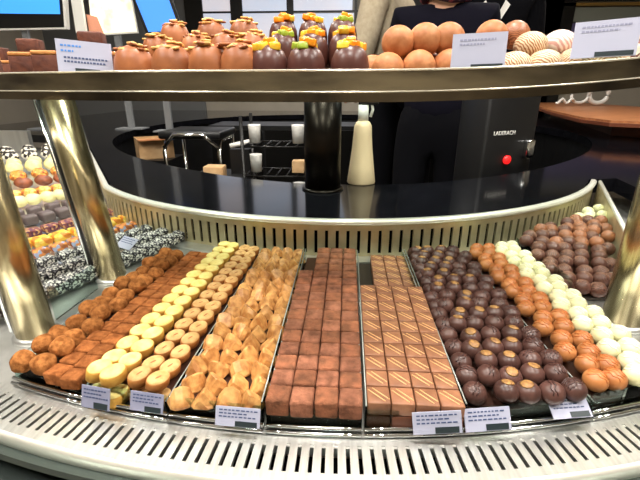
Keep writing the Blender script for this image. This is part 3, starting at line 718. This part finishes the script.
for i, px in enumerate((373, 402, 430, 458)): shelf_put(K_pb, px, 0, rj(3), 'round peach brown ball behind the lower row, %s along' % ORD[i + 1], 'sweet', 'peach brown balls', z=.3585, R=1.052)
for i, px in enumerate((397, 423, 446)): shelf_put(K_pb, px, 0, rj(3), 'round peach brown ball stacked on top, %s along' % ORD[i + 1], 'sweet', 'peach brown balls', z=.393, R=1.08)
for i, px in enumerate((488,)): shelf_put(K_pb, px, 0, rj(3), 'round peach brown ball showing above the price card', 'sweet', 'peach brown balls', z=.398, R=1.05)
K_cb = Kind(ob('swirled_ball', ball_mesh('swirled_ball', .0205, M['swirlmilk'], .97)))
shelf_put(K_cb, 511, 0, .4, 'brown swirled ball on top beside the price card', 'sweet', 'swirled balls', z=.400, R=1.05)
shelf_put(K_cb, 506, 0, .4, 'brown swirled ball under the topmost swirled ball', 'sweet', 'swirled balls', z=.3585, R=1.04)
K_zb = Kind(ob('striped_meringue', ball_mesh('striped_meringue', .023, M['zebra'], .8))); K_zp = Kind(ob('striped_meringue', ball_mesh('striped_meringue', .023, M['zebrapink'], .8)))
for i, px in enumerate((515, 545, 575, 605)): shelf_put(K_zb, px, 0, rj(1), 'white and brown striped meringue, %s of the lower row' % ORD[i + 1], 'sweet', 'striped meringues', z=.3585, R=1.11)
for i, px in enumerate((528, 556, 585)): shelf_put(K_zb if i < 1 else K_zp, px, 0, rj(1), 'striped meringue resting on the lower row, %s along' % ORD[i + 1], 'sweet', 'striped meringues', z=.385, R=1.075)
for i, px in enumerate((520, 548, 575, 600)): shelf_put(K_zp, px, 0, rj(1), 'pale striped meringue behind the lower row, %s along' % ORD[i + 1], 'sweet', 'striped meringues', z=.3585, R=1.055)
K_wf = Kind(ob('flaked_ball', ball_mesh('flaked_ball', .023, M['whiteflake'], .9, .15, 4)))
for i, (px, z, R) in enumerate(((625, .3585, 1.11), (652, .3585, 1.11), (638, .392, 1.08), (622, .3585, 1.05))): shelf_put(K_wf, px, 0, rj(2), 'white ball with brown flakes at the shelf end, %s along' % ORD[i + 1], 'sweet', 'flaked white balls', z=z, R=R)
# cakes at the left end
def brownie():
    b = MB(); b.rbox(.036, .036, .046, .002); o = b.build('cake_square', M['brownie']); b = MB(); b.rbox(.0355, .0355, .006, .0018, mtx=Matrix.Translation((0, 0, .0462))); b.build('glaze', M['brownietop'], o); return o
K_br = Kind(brownie())
for i, (px, R, z) in enumerate(((-14, 1.12, .3585), (25, 1.12, .3585), (48, 1.12, .3585), (6, 1.055, .3585), (34, 1.055, .3585), (62, 1.06, .3585), (88, 1.06, .3585), (112, 1.06, .3585))):
    shelf_put(K_br, px, 0, .35, 'brown cake square with a golden glaze, %s along, %s' % (ORD[i % 3 + 1 if i < 3 else i - 2], 'front row' if i < 3 else 'back row'), 'cake', 'glazed cake squares', z=z, R=R)
K_dk = Kind(MB().rbox(.036, .036, .030, .003).build('dark_cake', M['brownie']))
for i, (px, R) in enumerate(((0, 1.055), (34, 1.055), (96, 1.06))):
    shelf_put(K_dk, px, 0, .3, 'dark cake block stacked on the back row, %s along' % ORD[i + 1], 'cake', 'dark cake blocks', z=.411, R=R)
# shelf cards
def scard(px, py, R, w, h, roll, label, lines):
    p = on_arc(px, R, py); e = empty('price_card', (p.x, p.y, .3595 + SZ(p.x) + (.006 if p.x > .2 else 0))); e.rotation_euler = (0, 0, math.atan2(-(p.x), p.y) * -.0 - math.atan2(p.x, p.y)); tag(e, label, 'price card', 'price cards on the shelf')
    T = Matrix.Translation((0, 0, .016)) @ Matrix.Rotation(roll, 4, 'Y') @ Matrix.Rotation(-.2, 4, 'X')
    MB().box((-w / 2, 0, 0), (w / 2, .0014, h), 0, T).build('card', M['card'], e)
    for k_, (zz, x0_, x1_, mm) in enumerate(lines):
        b = MB(); x = x0_
        while x < x1_:
            l = random.uniform(.03, .06); b.box((x * w, -.0004, (zz - .028) * h), (min(x + l, x1_) * w, 0, (zz + .028) * h), 0, T); x += l + .018
        b.build('print', M[mm], e)
    MB().box((-w * .2 if roll > 0 else -w * .12, -.0005, h * .02), (w * .46 if roll <= 0 else w * .25, 0, h * .15), 0, T).build('price_strip', M['strip'], e)
    MB().box((-w * .3, .002, 0), (w * .3, .012, .018)).build('holder', M['acrylic'], e)
scard(83, 52, 1.165, .066, .042, .07, 'white price card with blue print in front of the cake squares', [(.82, -.42, -.05, 'inkblue'), (.66, -.42, -.2, 'inkblue'), (.46, -.38, .42, 'ink'), (.34, -.38, .36, 'ink')])
scard(479, 50, 1.165, .062, .042, -.02, 'white price card between the peach balls and the striped meringues', [(.82, -.36, .3, 'cardgrey'), (.7, -.36, .1, 'cardgrey')])
scard(604, 46, 1.165, .070, .044, -.03, 'white price card in front of the striped meringues at the shelf end', [(.84, -.38, .38, 'cardgrey'), (.72, -.38, .2, 'cardgrey')])

# ------------------------------------------------------------------ things on the worktop and in the pit
def spray():
    p = atz(361, 183, .088); e = empty('spray_bottle', (p.x, p.y + .004, .088)); tag(e, 'cream spray bottle with a white neck on the black worktop', 'bottle')
    b = MB(); b.lathe([(.040, 0), (.042, .004), (.036, .05), (.030, .10), (.0265, .14), (.025, .165), (.020, .175), (.013, .18)], 28); b.build('body', M['cream'], e)
    b = MB(); b.lathe([(.0145, .178), (.0145, .222)], 20); b.build('neck', M['white'], e)
    b = MB(); b.rbox(.05, .02, .022, .004, mtx=Matrix.Translation((.016, 0, .222))); b.build('trigger_head', M['black'], e)
    b = MB(); b.tube([(.022, 0, .228), (.026, -.002, .21), (.02, -.004, .19)], .004, 8); b.build('trigger', M['white'], e)
spray()
def person(name, label, x, y, top, legs, hairm, extra=None, rz=0, h=1.70, arms=None):
    e = empty(name, (x, y, FZ + .14), rz); tag(e, label, 'person')
    k_ = h / 1.70
    def skel(pts, edges, rad, nm, m, parent):
        me = bpy.data.meshes.new(nm); me.from_pydata([Vector(p) * k_ for p in pts], edges, []); me.materials.append(m)
        o = bpy.data.objects.new(nm, me); COL.objects.link(o); o.parent = parent
        sk = o.modifiers.new('skin', 'SKIN'); sk.use_smooth_shade = True
        for i, v in enumerate(me.skin_vertices[0].data): v.radius = (rad[i] if isinstance(rad[i], tuple) else (rad[i], rad[i])); v.radius = (v.radius[0] * k_, v.radius[1] * k_)
        me.skin_vertices[0].data[0].use_root = True
        sb = o.modifiers.new('sub', 'SUBSURF'); sb.levels = 1; sb.render_levels = 2
        return o
    J = {'pel': (0, 0, .95), 'wai': (0, 0, 1.08), 'che': (0, .0, 1.26), 'ster': (0, 0, 1.38), 'neck': (0, 0, 1.45), 'hd0': (0, -.01, 1.52), 'hd1': (0, -.02, 1.60), 'hd2': (0, -.01, 1.67)}
    pts = list(J.values()); rad = [(.15, .11), (.13, .10), (.15, .105), (.10, .07), (.052, .052), (.066, .075), (.074, .088), (.05, .06)]
    ed = [(0, 1), (1, 2), (2, 3), (3, 4), (4, 5), (5, 6), (6, 7)]
    for s in (-1, 1):
        b_ = len(pts)
        pts += [(s * .17, 0, 1.385), (s * .215, .05, 1.13), (s * .10, .165, .99), (s * .045, .19, .96)]; rad += [.055, .043, .030, (.036, .018)]
        ed += [(3, b_), (b_, b_ + 1), (b_ + 1, b_ + 2), (b_ + 2, b_ + 3)]
        for fi in range(5):
            fb = len(pts); off = (fi - 1.8) * .018
            if fi == 4: pts += [(s * .04, .185, .995), (s * .02, .195, 1.01)]
            else: pts += [(s * .005, .185 + s * .02, .965 + off * .8), (s * -.03, .19 + s * .02, .955 + off * .8 - .006 * (fi == 1))]
            rad += [.009, .007]; ed += [(b_ + 3, fb), (fb, fb + 1)]
        b_ = len(pts)
        pts += [(s * .095, 0, .86), (s * .10, -.01, .48), (s * .10, .02, .09), (s * .11, -.10, .035)]; rad += [.085, .058, .040, (.042, .028)]
        ed += [(0, b_), (b_, b_ + 1), (b_ + 1, b_ + 2), (b_ + 2, b_ + 3)]
    skel(pts, ed, rad, 'body', M['skin'], e)
    # top garment
    pt = [(0, 0, .93), (0, 0, 1.06), (0, 0, 1.27), (0, 0, 1.385), (0, 0, 1.435)]; rd = [(.175, .13), (.155, .12), (.175, .125), (.125, .09), (.066, .064)]; eg = [(0, 1), (1, 2), (2, 3), (3, 4)]
    for s in (-1, 1):
        b_ = len(pt); pt += [(s * .175, 0, 1.39), (s * .22, .05, 1.13), (s * .10, .168, .99)]; rd += [.07, .058, .046]; eg += [(3, b_), (b_, b_ + 1), (b_ + 1, b_ + 2)]
    skel(pt, eg, rd, 'jacket', top, e)
    pt = [(0, 0, .95), (0, 0, 1.12)]; rd = [(.170, .130), (.150, .115)]; eg = [(0, 1)]
    for s in (-1, 1):
        b_ = len(pt); pt += [(s * .098, 0, .84), (s * .103, -.01, .48), (s * .103, .02, .10)]; rd += [.10, .074, .062]; eg += [(0, b_), (b_, b_ + 1), (b_ + 1, b_ + 2)]
    skel(pt, eg, rd, 'trousers', legs, e)
    # face and hair
    b = MB()
    for s in (-1, 1): b.lathe([(0, -.008), (.008, 0), (0, .008)], 10, mtx=Matrix.Translation(Vector((s * .03, -.100, 1.60)) * k_))
    b.build('eyes', M['black'], e)
    b = MB(); b.lathe([(.012, -.02), (.013, -.01), (.003, .025)], 8, mtx=Matrix.Translation(Vector((0, -.108, 1.58)) * k_)); b.build('nose', M['skin'], e)
    b = MB(); b.tube([Vector((-.022, -.092, 1.535)) * k_, Vector((0, -.1, 1.532)) * k_, Vector((.022, -.092, 1.535)) * k_], .005, 6); b.build('mouth', M['posterpink'], e)
    bm = bmesh.new(); bmesh.ops.create_icosphere(bm, subdivisions=3, radius=1)
    bmesh.ops.delete(bm, geom=[v for v in bm.verts if v.co.y < -.35 and v.co.z < .45], context='VERTS')
    for v in bm.verts: v.co = Vector((v.co.x * .092, v.co.y * .108 + .002, 1.61 + v.co.z * .10 - (.14 if v.co.z < -.2 and hairm[1] else 0) * abs(v.co.z))) * k_
    mb_ = MB(); mb_.from_bm(bm); mb_.build('hair', hairm[0], e)
    return e
MB().box((.0, 1.87, FZ), (.97, 2.75, FZ + .14)).build('staff_platform', M['black']); tag(bpy.data.objects['staff_platform'], 'low black platform the staff stand on', 'platform')
pb1 = person('person', 'person in a beige knit top and black trousers standing behind the shelf', .20, 2.36, M['beige'], M['blackcloth'], (M['hair'], False), rz=1.15, h=1.80)
pb2 = person('person', 'person with long brown hair in dark clothes and a purple scarf', .40, 1.98, M['navycloth'], M['blackcloth'], (M['hair'], True), rz=-.2, h=1.64)
b = MB(); b.tube([(.085 * math.cos(a * .42) , .075 * math.sin(a * .42) - .01, 1.42 + .012 * math.sin(a * .9)) for a in range(15)], .028, 10, closed=True); b.build('scarf', M['scarf'], pb2)
pb3 = person('person', 'person in a black jacket with a white collar standing behind the scarf wearer', .70, 2.38, M['blackcloth'], M['blackcloth'], (M['black'], False), rz=-.1, h=1.84)
b = MB()
for s in (-1, 1): b.add([(s * .01, -.145, 1.33), (s * .07, -.115, 1.43), (s * .045, -.125, 1.45), (s * .0, -.15, 1.36), (s * .01, -.138, 1.33), (s * .07, -.108, 1.43), (s * .045, -.118, 1.45), (s * .0, -.143, 1.36)], [(0, 1, 2, 3), (7, 6, 5, 4), (0, 4, 5, 1), (1, 5, 6, 2), (2, 6, 7, 3), (3, 7, 4, 0)])
b.build('collar', M['white'], pb3)

# black machine with white lettering
mx = empty('coffee_machine', (.565, 1.64, FZ)); mx.rotation_euler = (0, 0, .45)
tag(mx, 'tall black machine with white lettering and a red light behind the worktop', 'machine')
b = MB(); b.rbox(.24, .15, 1.19, .01); b.build('body', M['black'], mx)
fc = bpy.data.curves.new('lettering', 'FONT'); fc.body = 'LADERACH'; fc.size = .020; fc.extrude = .0008; fc.align_x = 'CENTER'; fc.materials.append(M['white'])
tmp = bpy.data.objects.new('tmp_text', fc); COL.objects.link(tmp); bpy.context.view_layer.update()
lme = bpy.data.meshes.new_from_object(tmp.evaluated_get(bpy.context.evaluated_depsgraph_get())); bpy.data.objects.remove(tmp); lme.name = 'lettering'
fo = ob('lettering', lme, mx, (-.035, -.0765, 1.045), (PI / 2, 0, 0))
b = MB(); b.lathe([(.0, -.003), (.016, -.002), (.016, .006), (0, .008)], 16, mtx=Matrix.Translation((-.01, -.080, .955)) @ Matrix.Rotation(PI / 2, 4, 'X')); b.build('indicator_light', M['red'], mx)
b = MB(); b.rbox(.035, .03, .07, .008, mtx=Matrix.Translation((.085, -.085, .955))); b.build('spout', M['chrome'], mx)
# far wall of black cabinets in the pit
bc = empty('back_cabinet', (0, 3.35, FZ)); tag(bc, 'low black cabinet along the far side of the staff area', 'cabinet')
MB().box((-1.05, -.2, 0), (1.05, .2, .93)).build('carcass', M['black'], bc)
for i in range(5): MB().box((-1.03 + i * .415, -.215, .05), (-.64 + i * .415, -.2, .9)).build('door', M['blackmetal'], bc)
# wire rack with bottles
p = aty(278, 150, 1.75); rk = empty('wire_rack', (p.x, 1.75, FZ)); tag(rk, 'black wire rack behind the worktop left of the bronze post', 'rack')
b = MB()
for sx in (-.13, .13):
    for sy in (-.09, .09): b.tube([(sx, sy, 0), (sx, sy, 1.1)], .007, 8)
b.build('frame', M['blackmetal'], rk)
for z in (.62, .74, .86, .98):
    b = MB()
    for i in range(7): b.tube([(-.13 + i * .0433, -.09, z), (-.13 + i * .0433, .09, z)], .003, 6)
    for sy in (-.09, .09): b.tube([(-.13, sy, z), (.13, sy, z)], .004, 6)
    b.build('wire_shelf', M['blackmetal'], rk)
K_cup = Kind(MB().lathe([(.022, 0), (.026, .07), (.026, .074)], 16).build('paper_cup', M['white'])); K_bx = Kind(MB().rbox(.05, .05, .05, .003).build('small_box', M['card_board']))
n_ = 0
for z in (.625, .745, .865, .985):
    for dx in (-.09, .09):
        n_ += 1
        K = K_cup if n_ % 3 else K_bx
        K.put((p.x + dx, 1.72, FZ + z + .0035), (0, 0, 0), ('white paper cup' if n_ % 3 else 'small tan box') + ' on the wire rack, %s shelf up, %s' % (ORD[int((z - .6) / .12) + 1], 'near side' if dx < 0 else 'far side'), 'cup' if n_ % 3 else 'box', 'supplies on the wire rack')
# chrome tube stool
p = aty(200, 142, 2.32); stl = empty('stool', (p.x, 2.32, FZ)); tag(stl, 'stool with a bent chrome tube frame in the staff area', 'stool')
for s in (-1, 1):
    b = MB(); b.tube([(s * .15, -.14, 0), (s * .15, -.14, .88), (s * .15, -.10, .93), (s * .15, .1, .94)], .011, 8); b.build('leg', M['chrome'], stl)
    b = MB(); b.tube([(s * .15, .14, 0), (s * .15, .14, .94)], .011, 8); b.build('leg', M['chrome'], stl)
b = MB(); b.tube([(-.15, -.14, .9), (-.08, -.17, .97), (.08, -.17, .97), (.15, -.14, .9)], .010, 8); b.build('foot_bar', M['chrome'], stl)
MB().rbox(.34, .32, .04, .012, mtx=Matrix.Translation((0, 0, .945))).build('seat', M['black'], stl)
# boxes
bxs = empty('cardboard_box', (-1.17, 2.47, 0)); tag(bxs, 'open tan cardboard box at the far left of the staff area', 'box')
b = MB()
b.box((-.10, -.07, -.05), (.10, .07, -.044)); b.box((-.10, -.07, -.05), (-.096, .07, .07)); b.box((.096, -.07, -.05), (.10, .07, .07)); b.box((-.10, -.07, -.05), (.10, -.066, .07)); b.box((-.10, .066, -.05), (.10, .07, .07)); b.build('body', M['card_board'], bxs)
b = MB(); b.box((-.1, -.13, .065), (.1, -.07, .069)); b.build('flap', M['wood'], bxs); bxs.rotation_euler = (0, 0, .6)
bt = MB().box((-.10, -.12, FZ), (.13, .13, -.05)).build('side_cabinet', M['black']); bt.location = bxs.location; tag(bt, 'black low cabinet under the open cardboard box', 'cabinet')
p = aty(215, 170, 1.78); bt = MB().rbox(.085, .07, .06, .003).build('paper_box', M['card_board']); bt.location = (p.x, 1.78, -.03); tag(bt, 'small tan box just behind the worktop edge', 'box')
bt = MB().box((-.13, -.1, FZ), (.13, .24, -.03)).build('side_cabinet', M['black']); bt.location = (p.x, 1.78, 0); tag(bt, 'black cabinet under the small tan box and the white roll', 'cabinet')
p = aty(240, 146, 1.92); b = MB(); b.tube([(-.045, -.006, 0), (.045, .006, .02)], .011, 12); bt = b.build('paper_roll', M['white']); bt.location = (p.x, 1.92, p.z); tag(bt, 'white paper roll above the small tan box', 'paper roll')
bt = MB().box((-.045, -.02, -.03), (.045, .03, p.z - .013)).build('black_stand', M['black']); bt.location = (p.x, 1.92, 0); tag(bt, 'black stand carrying the white paper roll', 'stand')

# wooden counter on the right with a looped white ribbon
wc = empty('wooden_counter', (0, 0, 0)); tag(wc, 'wooden counter top beyond the worktop on the right', 'counter')
q = [aty(512, 97, 3.9), aty(562, 128, 2.6), atz(662, 132, .13), aty(700, 95, 3.9)]
zt = .19
poly = [(1.95, 4.9), (1.52, 3.3), (1.37, 2.6), (1.39, 2.34), (1.55, 2.24), (1.9, 2.2), (2.55, 2.2), (2.55, 4.9)]
MB().prism(poly, zt - .012, zt).build('top', M['wood'], wc)
MB().prism([(1.56, 2.6), (1.7, 2.34), (2.5, 2.3), (2.5, 4.8), (2.2, 4.8), (1.75, 3.3)], .0885, zt - .030).build('support', M['woodedge'], wc)
MB().prism([(x * 1.0 - .012 * (1 if x < 2 else 0), y - .012) for x, y in poly], zt - .030, zt - .012).build('edge', M['woodedge'], wc)
p = atz(583, 106, zt); sg = empty('ribbon', (p.x, p.y, zt + .014)); sg.rotation_euler = (0, 0, .25); tag(sg, 'looped white ribbon lying on the wooden counter', 'ribbon')
fr = MB()
fr.tube([(.14 + .10 * math.cos(a * PI / 10), .0, .085 + .075 * math.sin(a * PI / 10)) for a in range(20)], .020, 8, closed=True); fr.build('loop', M['white'], sg)
fr = MB(); fr.tube([(-.06 + .09 * math.cos(a * PI / 10), -.01, .08 + .065 * math.sin(a * PI / 10)) for a in range(20)], .013, 8, closed=True); fr.build('loop', M['white'], sg)
fr = MB(); fr.tube([(-.12 - i * .02, -.02, .03 + .02 * math.sin(i * 1.3)) for i in range(10)], .011, 8); fr.build('tail', M['white'], sg)

# ------------------------------------------------------------------ background above the shelf
def wallbox(name, x0, y0, x1, y1, Y, m, parent, th=.03):
    a = aty(x0, y1, Y); c = aty(x1, y0, Y)
    b = MB(); b.box((min(a.x, c.x), Y, min(a.z, c.z)), (max(a.x, c.x), Y + th, max(a.z, c.z))); return b.build(name, m, parent)
wn = empty('window_1'); wn['kind'] = 'structure'
YW = 6.44
for (x0, x1) in ((196, 234), (238, 288), (292, 354)):
    wallbox('pane', x0, -60, x1, 11, YW, M['pane'], wn); wallbox('pane', x0, 13, x1, 60, YW, M['pane'], wn)
for (x0, x1) in ((190, 196), (234, 238), (288, 292), (353, 359)): wallbox('frame', x0, -60, x1, 64, YW - .03, M['black'], wn, .05)
wallbox('frame', 190, 10, 358, 13.5, YW - .02, M['black'], wn, .04); wallbox('frame', 190, -66, 358, -60, YW - .02, M['black'], wn, .04)
# till monitor
def stand_panel(name, label, cat, quad, Y, front, frame, base_z, th=.012, group=None, inset=.08):
    P4 = [aty(x, y, Y) for x, y in quad]; c = sum(P4, Vector()) / 4
    e = empty(name, (c.x, Y, base_z)); tag(e, label, cat, group); off = Vector((c.x, Y, base_z))
    L4 = [p - off for p in P4]
    b = MB(); b.add([p + Vector((0, d, 0)) for d in (0, th) for p in L4], [(3, 2, 1, 0), (4, 5, 6, 7), (0, 1, 5, 4), (1, 2, 6, 5), (2, 3, 7, 6), (3, 0, 4, 7)]); b.build('housing', frame, e)
    cc = sum(L4, Vector()) / 4; I4 = [cc + (p - cc) * (1 - inset) + Vector((0, -.0005, 0)) for p in L4]
    b = MB(); b.add([p + Vector((0, d, 0)) for d in (-.001, .0004) for p in I4], [(3, 2, 1, 0), (4, 5, 6, 7), (0, 1, 5, 4), (1, 2, 6, 5), (2, 3, 7, 6), (3, 0, 4, 7)]); b.build('face', front, e)
    lowz = min(p.z for p in L4)
    b = MB(); b.box((-.02, th, .005), (.02, th + .02, lowz + .1)); b.box((-.09, -.03, 0), (.09, .09, .008)); b.build('stand', M['greydoor'], e)
    return e, I4, L4
tm = stand_panel('till_monitor', 'till monitor with a blue screen and black bezel at the top left', 'monitor', [(-40, -45), (62, -45), (67, 29), (-40, 31)], 2.7, M['black'], M['white'], .088, .03, inset=.05)[0]
bb = [aty(x, y, 2.697) - Vector(tm.location) for x, y in ((-36, -40), (56, -40), (60, 14), (-36, 13))]
b = MB(); b.add([p + Vector((0, d, 0)) for d in (-.002, .002) for p in bb], [(3, 2, 1, 0), (4, 5, 6, 7), (0, 1, 5, 4), (1, 2, 6, 5), (2, 3, 7, 6), (3, 0, 4, 7)]); b.build('display', M['screen'], tm)
bb = [aty(x, y, 2.69) - Vector(tm.location) for x, y in ((64, -45), (74, -45), (86, 33), (76, 33))]
b = MB(); b.add([p + Vector((0, d, 0)) for d in (0, .02) for p in bb], [(3, 2, 1, 0), (4, 5, 6, 7), (0, 1, 5, 4), (1, 2, 6, 5), (2, 3, 7, 6), (3, 0, 4, 7)]); b.build('side_frame', M['white'], tm)
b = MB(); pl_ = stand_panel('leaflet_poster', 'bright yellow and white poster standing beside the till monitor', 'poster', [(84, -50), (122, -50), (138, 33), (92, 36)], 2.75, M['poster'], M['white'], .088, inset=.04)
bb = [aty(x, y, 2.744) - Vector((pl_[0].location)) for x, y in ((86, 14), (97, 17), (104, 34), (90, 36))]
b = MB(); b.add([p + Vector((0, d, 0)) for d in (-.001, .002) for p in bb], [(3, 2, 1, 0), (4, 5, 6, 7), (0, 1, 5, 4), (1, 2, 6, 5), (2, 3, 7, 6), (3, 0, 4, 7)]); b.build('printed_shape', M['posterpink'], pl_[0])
stand_panel('tablet', 'tilted tablet with a plain blue screen beside the yellow poster', 'tablet', [(116, -40), (158, -40), (185, 36), (148, 38)], 2.6, M['screen2'], M['black'], .088, inset=.16)
# cup lid next to poster
# right-hand display wall
dw = empty('wall_display', (0, 0, 0)); tag(dw, 'grey and lavender wall display with a gold top strip at the top right', 'display')
wallbox('gold_strip', 560, 1, 720, 6, 6.40, M['goldtrim'], dw, .08); wallbox('upper_panel', 560, 6, 720, 22, 6.42, M['greygreen'], dw); wallbox('lavender_panel', 560, 22, 720, 60, 6.42, M['lavender'], dw); wallbox('upper_panel', 560, -40, 720, 1, 6.42, M['black'], dw)
a = aty(640, 60, 6.42)
dr = empty('door_1'); dr['kind'] = 'structure'
for (x0, x1, m) in ((505, 518, 'blackmetal'), (518, 534, 'greydoor'), (534, 541, 'black'), (541, 552, 'greydoor'), (552, 560, 'black')): wallbox('leaf', x0, -40, x1, 130, 6.40, M[m], dr, .08)
wallbox('panel', 362, -60, 505, 140, 6.44, M['black'], dr, .04); wallbox('panel', 60, -60, 190, 140, 6.44, M['greydoor'], dr, .04)
